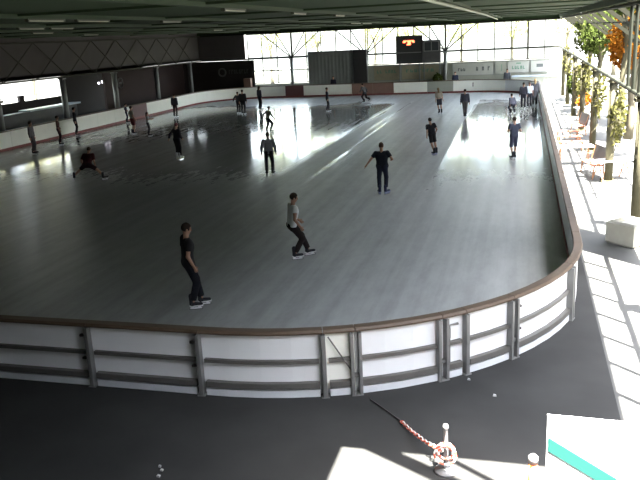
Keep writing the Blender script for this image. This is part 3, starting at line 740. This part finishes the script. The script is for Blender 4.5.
def ell_sdf(P, c, R, r):
    q = (P - np.array(c)) @ R; k0 = np.linalg.norm(q / np.array(r), axis=-1); k1 = np.linalg.norm(q / np.array(r) ** 2, axis=-1)
    return k0 * (k0 - 1) / np.maximum(k1, 1e-6)
def sdf_mesh(name, fn, lo, hi, vs, mt, smooth=True):
    lo = np.array(lo) - 2 * vs; hi = np.array(hi) + 2 * vs; dims = tuple(int(math.ceil(d)) + 1 for d in (hi - lo) / vs)
    g = np.stack(np.meshgrid(*[lo[i] + vs * np.arange(dims[i]) for i in range(3)], indexing='ij'), -1)
    f = fn(g.reshape(-1, 3)).reshape(dims)
    if not (f < 0).any(): return None
    V, F = surface_nets(f, lo, vs, dims)
    me = bpy.data.meshes.new(name); me.from_pydata(V.tolist(), [], F.tolist()); me.materials.append(mt)
    me.polygons.foreach_set('use_smooth', [True] * len(me.polygons)); me.update(); return me

def ik(a, b, l1, l2, pole):
    a = np.array(a, float); b = np.array(b, float); d = b - a; L_ = np.linalg.norm(d); m = (l1 + l2) * .999
    if L_ > m: b = a + d / L_ * m; d = b - a; L_ = m
    x = (l1 * l1 - l2 * l2 + L_ * L_) / (2 * L_); h = math.sqrt(max(l1 * l1 - x * x, 0)); u = d / L_
    p = np.array(pole, float); p = p - u * (p @ u); p /= max(np.linalg.norm(p), 1e-6)
    return a + u * x + p * h, b

SKIN = {}
def cloth(col, rough=.85):
    k = tuple(col)
    if k not in SKIN: SKIN[k] = mat('cloth_%d' % len(SKIN), col, rough, var=.12, scale=12, spec=.2)
    return SKIN[k]
SKINM = mat('skin', (.42, .235, .16), .6, var=.06, scale=10); SKINP = mat('pale_skin', (.56, .36, .27), .6, var=.06, scale=10)
EYE = mat('eye_dark', (.05, .03, .02), .3); LIP = mat('lip', (.32, .12, .10), .6)
BLADE = mat('skate_blade', (.6, .62, .65), .25, .9)

BOOT = {}
def boot_mesh(colname, col):
    if colname in BOOT: return BOOT[colname]
    def fn(P):     # ankle at z=.10 above the sole plane z=0; toe along +y
        d = cap_sdf(P, (0, -.045, .05), (0, .15, .042), .046, .040)
        d = smin(d, cap_sdf(P, (0, -.045, .06), (0, -.05, .235), .050, .054), .03)
        return np.maximum(d, -P[:, 2] + .006)
    BOOT[colname] = sdf_mesh('skate_boot', fn, (-.08, -.13, 0), (.08, .22, .31), .011, cloth(col, .5))
    hb = MB(); hb.add([(-.036, -.095, 0.0), (.036, -.095, 0), (.032, .19, 0), (-.032, .19, 0), (-.038, -.098, .03), (.038, -.098, .03), (.036, .195, .028), (-.036, .195, .028)],
                      [(3, 2, 1, 0), (4, 5, 6, 7), (0, 1, 5, 4), (1, 2, 6, 5), (2, 3, 7, 6), (3, 0, 4, 7)])
    BOOT[colname + '_sole'] = hb
    return BOOT[colname]
HOLD = None; BLD = None
def skate(parent, ankle, yaw, pitch, colname, col, solecol):
    global HOLD, BLD
    me = boot_mesh(colname, col)
    R = Matrix.Rotation(yaw, 4, 'Z') @ Matrix.Rotation(pitch, 4, 'X')
    o = link_mesh('skate', me, parent); o.matrix_local = Matrix.Translation(Vector(ankle)) @ R @ Matrix.Translation((0, .02, -.12))
    k = 'sole' + str(solecol)
    if k not in BOOT:
        h = MB(); h.v = list(BOOT[colname + '_sole'].v); h.f = list(BOOT[colname + '_sole'].f); h.m = [0] * len(h.f)
        h.span(-.02, .02, -.08, -.02, -.045, .0); h.span(-.02, .02, .08, .14, -.045, .0); h.span(-.013, .013, -.09, .16, -.055, -.035)
        BOOT[k] = h.mesh('blade_holder', cloth(solecol, .4))
        if BLD is None:
            b = MB(); b.add([(-.003, -.11, -.072), (.003, -.11, -.072), (.003, .17, -.078), (-.003, .17, -.078), (-.003, -.115, -.05), (.003, -.115, -.05), (.003, .19, -.05), (-.003, .19, -.05)],
                            [(3, 2, 1, 0), (4, 5, 6, 7), (0, 1, 5, 4), (1, 2, 6, 5), (2, 3, 7, 6), (3, 0, 4, 7)]); BLD = b.mesh('blade', BLADE)
    link_mesh('blade_holder', BOOT[k], o); link_mesh('blade', BLD, o)

def finger_tubes(m, wrist, d, n_, s_, curl, sc=1.):
    """five separate tapering fingers on a palm: d along the hand, n_ palm normal, s_ towards the thumb"""
    d, n_, s_ = (Vector(q) for q in (d, n_, s_)); w0 = Vector(wrist)
    for off, L_ in ((.030, .070), (.010, .078), (-.010, .072), (-.028, .056)):
        p = w0 + d * (.078 * sc) + s_ * off * sc; pts = [p - d * .015]; a = .12
        for seg in (.45, .32, .23):
            dirn = d * math.cos(a) + n_ * math.sin(a); p = p + dirn * L_ * seg * sc; pts.append(p.copy()); a += curl
        m.tube(pts, [.0095 * sc, .0092 * sc, .008 * sc, .006 * sc], 7)
    p = w0 + d * .022 * sc + s_ * .028 * sc; q = p + (d * .6 + s_ * .62 + n_ * .3).normalized() * .036 * sc; r_ = q + (d * .85 + s_ * .2 + n_ * .4).normalized() * .03 * sc
    m.tube([p - s_ * .012, p, q, r_], [.012 * sc, .012 * sc, .010 * sc, .007 * sc], 7)

def person(label, x, y, phi, h=1.75, lean=0., lat=0., drop=0., twist=0., feet=None, hands=None, shirt=(.02, .02, .02), sleeve=.62, hem=.0, trous=(.02, .02, .025), leg=1.95,
           hair=(.03, .02, .015), hairstyle='short', boot=('black', (.03, .03, .035)), sole=(.7, .72, .75), vs=.022, skin=None, head=(0., 0.), coat=0., group='skaters on the ice', build=1., skirt=None, hood=False):
    """local frame: +y forward, +x right, z up. phi=0 looks along +Y. lean forward, lat to the right (radians)"""
    h *= .985; k = h / 1.75; skin = skin or SKINM
    ft = feet or [(-.10, .0, 0, .12, 0), (.10, .02, 0, -.12, 0)]
    zsole = .09; zank = zsole + .105
    z0 = zank + .835 * k - drop
    P0 = np.array([0, 0, z0]); up = np.array([math.sin(lat) * math.cos(lean), math.sin(lean), math.cos(lean) * math.cos(lat)])
    ct, st = math.cos(twist), math.sin(twist); rx = np.array([ct, -st, 0.]); rx -= up * (rx @ up); rx /= np.linalg.norm(rx); fy = np.cross(up, rx)
    T = np.stack([rx, fy, up], 1)                       # torso frame
    tp = lambda a, b, c: P0 + k * (T @ np.array([a, b, c]))
    chest = tp(0, .015, .33); neck = tp(0, -.005, .52); hu = up * .6 + np.array([0, 0, .4]); hu /= np.linalg.norm(hu)
    hy, hp = head; hf = fy * math.cos(hy) + rx * math.sin(hy); hf = hf - hu * (hf @ hu); hf /= np.linalg.norm(hf); hf = hf * math.cos(hp) + hu * math.sin(hp); hup = hu * math.cos(hp) - hf * 0 ; hup = hu - hf * (hu @ hf); hup /= np.linalg.norm(hup)
    hr = np.cross(hf, hup); HR = np.stack([hr, hf, hup], 1); hc = neck + k * (hu * .165 + hf * .02)
    hp_ = lambda a, b, c: hc + k * (HR @ np.array([a, b, c]))
    # limbs
    legs = []
    for i, (fx, fyy, fz, yw, pt) in enumerate(ft):
        hip = P0 + k * (T @ np.array([(-.085, .085)[i], 0, 0])) * 1.0 - np.array([0, 0, .015 * k]); ank = np.array([fx * k, fyy * k, zank + fz])
        kd = np.array([math.sin(-yw) * .6 + (.12, .12)[i] * (1 if i else -1), 1, 0.]); kn, ank2 = ik(hip, ank, .425 * k, .41 * k, kd); legs.append((hip, kn, ank2, yw, pt))
    hd = hands or [(-.07, .03, -.53), (.07, .03, -.53)]; arms = []
    for i, q in enumerate(hd):
        sh = tp((-.185, .185)[i] * build, -.005, .455); wr = sh + k * (T @ np.array(q)); el, wr = ik(sh, wr, .285 * k, .25 * k, T @ np.array([(-.35, .35)[i], -1, -.1])); arms.append((sh, el, wr))
    bw = build
    def torso(P, o=0., lowz=-.06, hiz=.47):
        Q = (P - P0) @ T / k; S_ = Q / np.array([1., .68, 1.]); oo = o / k
        d = cap_sdf(S_, (-.055 * bw, 0, .0), (.055 * bw, 0, .0), .125 * bw + oo, .125 * bw + oo)
        d = smin(d, cap_sdf(S_, (-.045 * bw, 0, .17), (.045 * bw, 0, .17), .112 * bw + oo, .112 * bw + oo), .06)
        d = smin(d, cap_sdf(S_, (-.07 * bw, .02, .34), (.07 * bw, .02, .34), .122 * bw + oo, .122 * bw + oo), .08)
        d = smin(d, cap_sdf(S_, (-.155 * bw, 0, .445), (.155 * bw, 0, .445), .058 + oo, .058 + oo), .07)
        return d * .72 * k
    def limb_body(P):
        d = torso(P)
        d = smin(d, cap_sdf(P, neck - up * .05 * k, neck + hu * .09 * k, .06 * k, .052 * k), .03)
        hd_ = ell_sdf(P, hp_(0, -.005, .03), HR, np.array([.076, .094, .098]) * k)
        hd_ = smin(hd_, ell_sdf(P, hp_(0, .022, -.045), HR, np.array([.056, .066, .072]) * k), .04)
        hd_ = smin(hd_, cap_sdf(P, hp_(0, .088, .012), hp_(0, .108, -.022), .010 * k, .014 * k), .015)
        hd_ = smin(hd_, cap_sdf(P, hp_(-.03, .082, .026), hp_(.03, .082, .026), .012 * k, .012 * k), .015)
        for s in (-1, 1): hd_ = smin(hd_, ell_sdf(P, hp_(.078 * s, -.008, -.005), HR, np.array([.012, .02, .032]) * k), .008)
        d = smin(d, hd_, .03)
        for sh, el, wr in arms:
            d = smin(d, cap_sdf(P, sh, el, .052 * k, .040 * k), .04); fd = (wr - el) / np.linalg.norm(wr - el)
            d = smin(d, cap_sdf(P, el, wr, .041 * k, .027 * k), .02)
            d = smin(d, cap_sdf(P, wr, wr + fd * .075 * k, .027 * k, .030 * k), .015)
        for hip, kn, an, _, _ in legs:
            d = smin(d, cap_sdf(P, hip, kn, .082 * k * bw, .055 * k), .05); d = smin(d, cap_sdf(P, kn, kn + (an - kn) * .35, .055 * k, .056 * k), .02)
            d = smin(d, cap_sdf(P, kn + (an - kn) * .35, an, .055 * k, .036 * k), .02); d = smin(d, cap_sdf(P, an, an - np.array([0, 0, .05]), .036 * k, .034 * k), .02)
        return d
    allp = np.array([hc + hu * .16 * k, hc + .14 * k, hc - .14 * k] + [q for L_ in legs for q in L_[:3]] + [q for L_ in arms for q in L_[:3]] + [P0])
    lo = allp.min(0) - .14 * k; hi = allp.max(0) + .14 * k; lo[2] = zsole + .02
    me = sdf_mesh('person', limb_body, lo, hi, vs, skin)
    # fingers joined to the same mesh
    fm = MB()
    for i, (sh, el, wr) in enumerate(arms):
        fd = (wr - el) / np.linalg.norm(wr - el); inward = T @ np.array([(1., -1.)[i], 0, 0.]); nn = inward - fd * (inward @ fd); nn /= max(np.linalg.norm(nn), 1e-6)
        ss = np.cross(fd, nn) * (1 if i else -1)
        if ss @ fy < 0: ss = -ss
        finger_tubes(fm, wr, fd, nn, ss, .42, k)
    bm = bmesh.new(); bm.from_mesh(me); n0 = len(bm.verts); vv = [bm.verts.new(v) for v in fm.v]
    for f in fm.f:
        fc = bm.faces.new([vv[i] for i in f]); fc.smooth = True
    bm.to_mesh(me); bm.free()
    root = link_mesh('person', me, loc=(x, y, .012), label=label, cat='person', group=group); root.rotation_euler = (0, 0, phi)
    # shirt
    th = .020 * k + .004
    def shirt_f(P):
        Q = (P - P0) @ T / k
        d = torso(P, th); d = np.maximum(d, (-Q[:, 2] + hem - .02) * k); d = np.maximum(d, (Q[:, 2] - .515) * k)
        for sh, el, wr in arms:
            u = (el - sh) / np.linalg.norm(el - sh); f_ = min(sleeve, 1.); e_ = sh + (el - sh) * f_
            c = cap_sdf(P, sh, e_, .058 * k + th * .7, .046 * k + th); 
            if sleeve <= 1: c = np.maximum(c, (P - e_) @ u)
            d = smin(d, c, .03)
            if sleeve > 1:
                g = el + (wr - el) * (sleeve - 1); v = (wr - el) / np.linalg.norm(wr - el); d = smin(d, np.maximum(cap_sdf(P, el, g, .043 * k + th, .032 * k + th * .8), (P - g) @ v), .02)
        if coat:
            a = tp(0, 0, .02); c = cap_sdf((P - P0) @ T / np.array([1, .75, 1]), (0, 0, .1), (0, 0, -coat), .14 * k, .20 * k) * .75
            c = np.maximum(c, ((P0 - P) @ up - coat)); d = smin(d, c, .04)
        if hood: d = smin(d, ell_sdf(P, tp(0, -.085, .49), T, np.array([.10, .05, .06]) * k), .03)
        return d
    lo2 = lo.copy(); hi2 = hi.copy()
    me = sdf_mesh('shirt', shirt_f, lo2, hi2, vs, cloth(shirt)); link_mesh('coat' if coat else 'shirt', me, root)
    tt = .016 * k + .004
    def trous_f(P):
        Q = (P - P0) @ T / k
        d = torso(P, tt); d = np.maximum(d, (Q[:, 2] - .03) * k)
        for hip, kn, an, _, _ in legs:
            u = (kn - hip) / np.linalg.norm(kn - hip); f_ = min(leg, 1.); e_ = hip + (kn - hip) * f_
            c = cap_sdf(P, hip, e_, .088 * k * bw + tt * .6, .060 * k + tt * (1.6 if leg <= 1 else .9))
            if leg <= 1: c = np.maximum(c, (P - e_) @ u)
            d = smin(d, c, .03)
            if leg > 1:
                g = kn + (an - kn) * (leg - 1); v = (an - kn) / np.linalg.norm(an - kn)
                d = smin(d, np.maximum(cap_sdf(P, kn, g, .060 * k + tt * .9, .050 * k + tt), (P - g) @ v), .02)
        return d
    me = sdf_mesh('trousers', trous_f, lo, hi, vs, cloth(trous)); link_mesh('trousers' if leg > 1 else 'shorts', me, root)
    def hair_f(P):
        Q = (P - hc) @ HR / k
        d = ell_sdf(P, hp_(0, -.008, .036), HR, np.array([.086, .104, .104]) * k)
        cut = np.maximum(np.minimum(Q[:, 1] - .055 - .0, -(Q[:, 2] - .055)) , -(Q[:, 2] + .055 + .3 * Q[:, 1]))   # leave the face and nape free
        d = np.maximum(d, cut * k)
        if hairstyle == 'long': d = smin(d, np.maximum(cap_sdf(P, hp_(0, -.05, .0), hp_(0, -.085, -.2), .075 * k, .055 * k), -d * 0 - 1), .03)
        if hairstyle == 'tail': d = smin(d, cap_sdf(P, hp_(0, -.10, .03), hp_(0, -.135, -.13), .028 * k, .016 * k), .02)
        if hairstyle == 'cap': d = smin(d, np.maximum(ell_sdf(P, hp_(0, .10, .048), HR, np.array([.07, .085, .012]) * k), -1), .015)
        return d
    me = sdf_mesh('hair', hair_f, hc - .3 * k, hc + .2 * k, min(vs, .014), cloth(hair)); 
    if me: link_mesh('cap' if hairstyle == 'cap' else 'hair', me, root)
    e = MB()
    for s in (-1, 1): e.lathe([(.001, -.009), (.007, -.006), (.009, 0), (.007, .006), (.001, .009)], tuple(hp_(.03 * s, .083, .008)), 8)
    e.obj('eyes', EYE, root); mm = MB(); mm.tube([hp_(-.022, .078, -.062), hp_(0, .088, -.064), hp_(.022, .078, -.062)], [.003, .006, .003], 6); mm.obj('mouth', LIP, root)
    for i, (hip, kn, an, yw, pt) in enumerate(legs): skate(root, an, yw, pt, boot[0], boot[1], sole)
    return root

D = math.radians
BLK = (.018, .017, .02); NAVY = (.03, .035, .055); GREY = (.30, .31, .33); DGR = (.07, .07, .075); MAR = (.075, .022, .025); WHT = (.72, .72, .72)
person('person in black T-shirt and black trousers skating nearest the left of the near boards', -6.80, 13.84, D(-52), 1.85, lean=.03, build=1.2, feet=[(-.06, .22, 0, -.2, 0), (.11, .0, 0, -.3, 0)], drop=.02,
       hands=[(-.05, .1, -.5), (.06, .06, -.5)], shirt=BLK, trous=(.015, .015, .02), vs=.013, sole=(.97, .97, 1.), hem=-.06, head=(0, -.15))
person('person in white T-shirt and dark trousers gliding with bent knees near the middle', -5.64, 17.6, D(-58), 1.78, lean=.12, build=1.2, drop=.11, feet=[(-.11, .42, 0, .1, 0), (.11, .02, 0, -.1, 0)],
       hands=[(-.05, .26, -.40), (.05, .16, -.47)], shirt=(.86, .86, .88), trous=(.03, .022, .022), sleeve=.4, vs=.013, sole=(.97, .97, 1.), hem=-.02, head=(0, -.1))
person('person in dark T-shirt seen from behind with left arm held out, mid-ice', -4.72, 25.5, D(8), 1.78, lat=-.03, feet=[(-.11, .0, 0, .3, 0), (.11, .02, 0, -.7, 0)], hands=[(-.34, .02, -.41), (.12, .22, -.30)], shirt=(.02, .022, .03), trous=(.025, .028, .045),
       leg=1.85, build=1.12, vs=.015, hair=(.09, .045, .03), sole=(.25, .28, .45), hem=-.05, boot=('navy', (.03, .035, .07)))
person('person in pale grey jacket and dark trousers standing with back turned, before the bright patch', -10.13, 29.05, D(15), 1.74, feet=[(-.13, 0, 0, .3, 0), (.13, 0, 0, -.3, 0)], hands=[(-.10, .03, -.5), (.10, .03, -.5)], shirt=(.42, .44, .50),
       sleeve=1.95, trous=(.03, .032, .04), vs=.016, build=1.1, hem=-.08, hood=True)
person('person in olive-grey top and black leggings skating across the bright reflection', -14.85, 42.8, D(-30), 1.62, lean=.25, drop=.10, feet=[(-.20, .05, 0, .3, 0), (.16, .08, 0, -.3, 0)], hands=[(-.36, .1, -.34), (.28, .15, -.38)],
       shirt=(.55, .52, .40), sleeve=1.9, trous=BLK, hair=(.02, .018, .018), hem=-.22, vs=.018, boot=('white', (.6, .6, .6)))
person('person in slate blue T-shirt with folded arms on the white reflection at the right', -.33, 32.75, D(25), 1.76, feet=[(-.06, 0, 0, .2, 0), (.06, .03, 0, -.7, 0)], hands=[(-.02, .22, -.26), (.02, .22, -.26)], shirt=(.06, .065, .09), trous=(.06, .06, .09), leg=1.15,
       vs=.016, hairstyle='cap', hair=(.05, .04, .03), hem=-.04)
person('person in black T-shirt and shorts leaning left, right of centre', -3.95, 33.9, D(30), 1.66, lat=-.16, feet=[(.10, .0, 0, .1, 0), (.24, .02, 0, -.3, 0)], hands=[(-.08, .02, -.5), (.06, .14, -.45)], shirt=BLK, trous=(.02, .018, .018), leg=.9, vs=.016,
       hem=-.06, boot=('black', (.03, .03, .035)), sole=(.5, .5, .7))
person('person in dark clothes upright on the ice before the big dark screen', -14.1, 54.4, D(-70), 1.72, feet=[(-.06, .1, 0, .1, 0), (.08, -.03, 0, -.2, 0)], shirt=(.03, .03, .045), sleeve=1.9, trous=BLK)
person('person kicking one leg back beside the brown far boards', -12.5, 60.6, D(60), 1.68, lean=.4, drop=.12, feet=[(-.06, .05, 0, 0, 0), (.10, -.42, .14, 0, -.7)], hands=[(-.2, .25, -.35), (.2, .1, -.45)], shirt=DGR, sleeve=1.9, trous=BLK)
person('person in tan top and dark skirt skating in front of the far grey column', -5.45, 51.2, D(20), 1.70, lat=-.12, feet=[(-.02, 0, 0, .1, 0), (.14, -.05, 0, -.2, 0)], shirt=(.30, .26, .20), sleeve=1.0, trous=(.05, .05, .06), leg=.9, hem=.1, hair=(.2, .14, .08), hairstyle='long')
person('person in dark grey coat facing away right of the far grey column', -3.57, 48.75, D(0), 1.74, shirt=(.06, .06, .075), sleeve=1.9, trous=(.10, .09, .085), feet=[(-.04, 0, 0, .1, 0), (.04, 0, 0, -.1, 0)], build=1.1, hem=-.14)
person('smaller dark skater on the left of the pair holding on at the far left', -21.15, 54.3, D(-10), 1.60, hands=[(-.3, .05, -.42), (.12, .1, -.5)], shirt=(.03, .03, .035), sleeve=1.9, trous=BLK)
person('taller dark skater on the right of the pair at the far left', -20.45, 53.5, D(0), 1.82, shirt=(.035, .033, .035), sleeve=1.9, trous=BLK, build=1.12)
person('person in dark clothes alone just right of the pair at the far left', -20.2, 56.6, D(-40), 1.84, shirt=(.03, .03, .04), sleeve=1.9, trous=(.02, .02, .03), sole=(.8, .7, .6), hairstyle='long')
person('person in dark clothes against the left end of the far boards', -25.6, 52.5, D(0), 1.72, shirt=(.035, .035, .045), sleeve=1.9, trous=(.03, .02, .022))
person('person in dark clothes and reddish cap with white skates, left of the bright patch', -16.25, 33.15, D(-15), 1.72, lean=.12, feet=[(-.03, .0, 0, .1, 0), (.07, .1, 0, -.1, 0)], hands=[(-.28, -.02, -.44), (.02, .2, -.42)], shirt=(.03, .028, .035), sleeve=1.9, trous=BLK,
       hair=(.10, .03, .035), hairstyle='cap', boot=('white', (.6, .6, .6)), sole=(.85, .85, .7))
person('person in maroon shirt and shorts crouching with legs wide apart at the left', -18.0, 27.95, D(5), 1.72, lean=.55, drop=.32, feet=[(-.72, .05, 0, .5, 0), (.74, -.05, 0, -.8, 0)], hands=[(-.08, .2, -.44), (.02, .3, -.38)], shirt=MAR, sleeve=.8, trous=(.04, .02, .024), leg=.85,
       vs=.015, hem=-.05, build=1.15, hair=(.06, .04, .03))
person('person in grey jacket nearest the left frame edge by the boards', -25.75, 35.05, D(-80), 1.74, shirt=(.12, .115, .12), sleeve=1.9, trous=(.08, .075, .08), hem=-.15, hair=(.08, .06, .05))
person('person in dark red clothes by the boards below the left column', -26.3, 38.35, D(-60), 1.68, hands=[(-.32, .05, -.42), (.1, .1, -.5)], shirt=(.10, .05, .045), sleeve=1.2, trous=(.05, .022, .024))
person('person in black standing against the left boards at the grey column', -27.9, 42.6, D(-60), 1.78, shirt=BLK, sleeve=1.9, trous=BLK, build=1.1)
person('child in dark clothes with arms out beside the maroon board', -27.9, 49.2, D(-60), 1.35, hands=[(-.34, .08, -.3), (.34, .08, -.3)], shirt=(.04, .04, .06), sleeve=1.9, trous=(.035, .035, .06))
person('person in pale top and dark red shorts near the left boards', -23.95, 42.85, D(-40), 1.74, hands=[(-.26, .1, -.42), (.14, .1, -.48)], shirt=(.28, .26, .20), sleeve=.7, trous=(.12, .03, .03), leg=.95, hem=.05)
person('small person in pale top and dark trousers with dark hair by the left group', -22.3, 41.8, D(-70), 1.42, hands=[(-.2, .3, -.2), (.2, .3, -.2)], shirt=(.30, .29, .27), sleeve=.8, trous=(.03, .03, .035), hairstyle='long', hem=.04)
person('person in dark jacket on the left of the group by the right boards', .02, 53.4, D(0), 1.72, shirt=(.05, .05, .065), sleeve=1.9, trous=(.035, .035, .045))
person('person in pale blue T-shirt in the middle of the group by the right boards', .42, 54.2, D(10), 1.66, shirt=(.62, .72, .80), sleeve=.8, trous=(.05, .05, .06), hair=(.12, .08, .06))
person('blond person in long grey coat at the right of the group by the boards', .80, 55.2, D(0), 1.82, shirt=(.11, .11, .125), sleeve=1.95, trous=(.09, .09, .1), coat=.62, hair=(.48, .33, .16), hairstyle='long', build=1.1)
person('small crouching skater in grey left of the group by the right boards', -.62, 50.2, D(30), 1.5, lean=.35, drop=.25, shirt=(.12, .12, .15), sleeve=1.9, trous=(.06, .06, .08), feet=[(-.16, .05, 0, .2, 0), (.16, .0, 0, -.2, 0)])
person('person in dark clothes standing behind the far boards at the dark screen', -17.1, 68.62, D(180), 1.74, shirt=(.03, .03, .05), sleeve=1.9, trous=BLK, group='people behind the far boards')
person('person in dark blue jacket behind the far boards right of the grey column', -5.9, 68.75, D(180), 1.76, shirt=(.035, .04, .07), sleeve=1.9, trous=BLK, group='people behind the far boards')
person('tall dark figure behind the far boards beside the counter', -1.4, 68.8, D(180), 1.85, shirt=(.06, .065, .075), sleeve=1.9, trous=(.05, .05, .06), group='people behind the far boards')
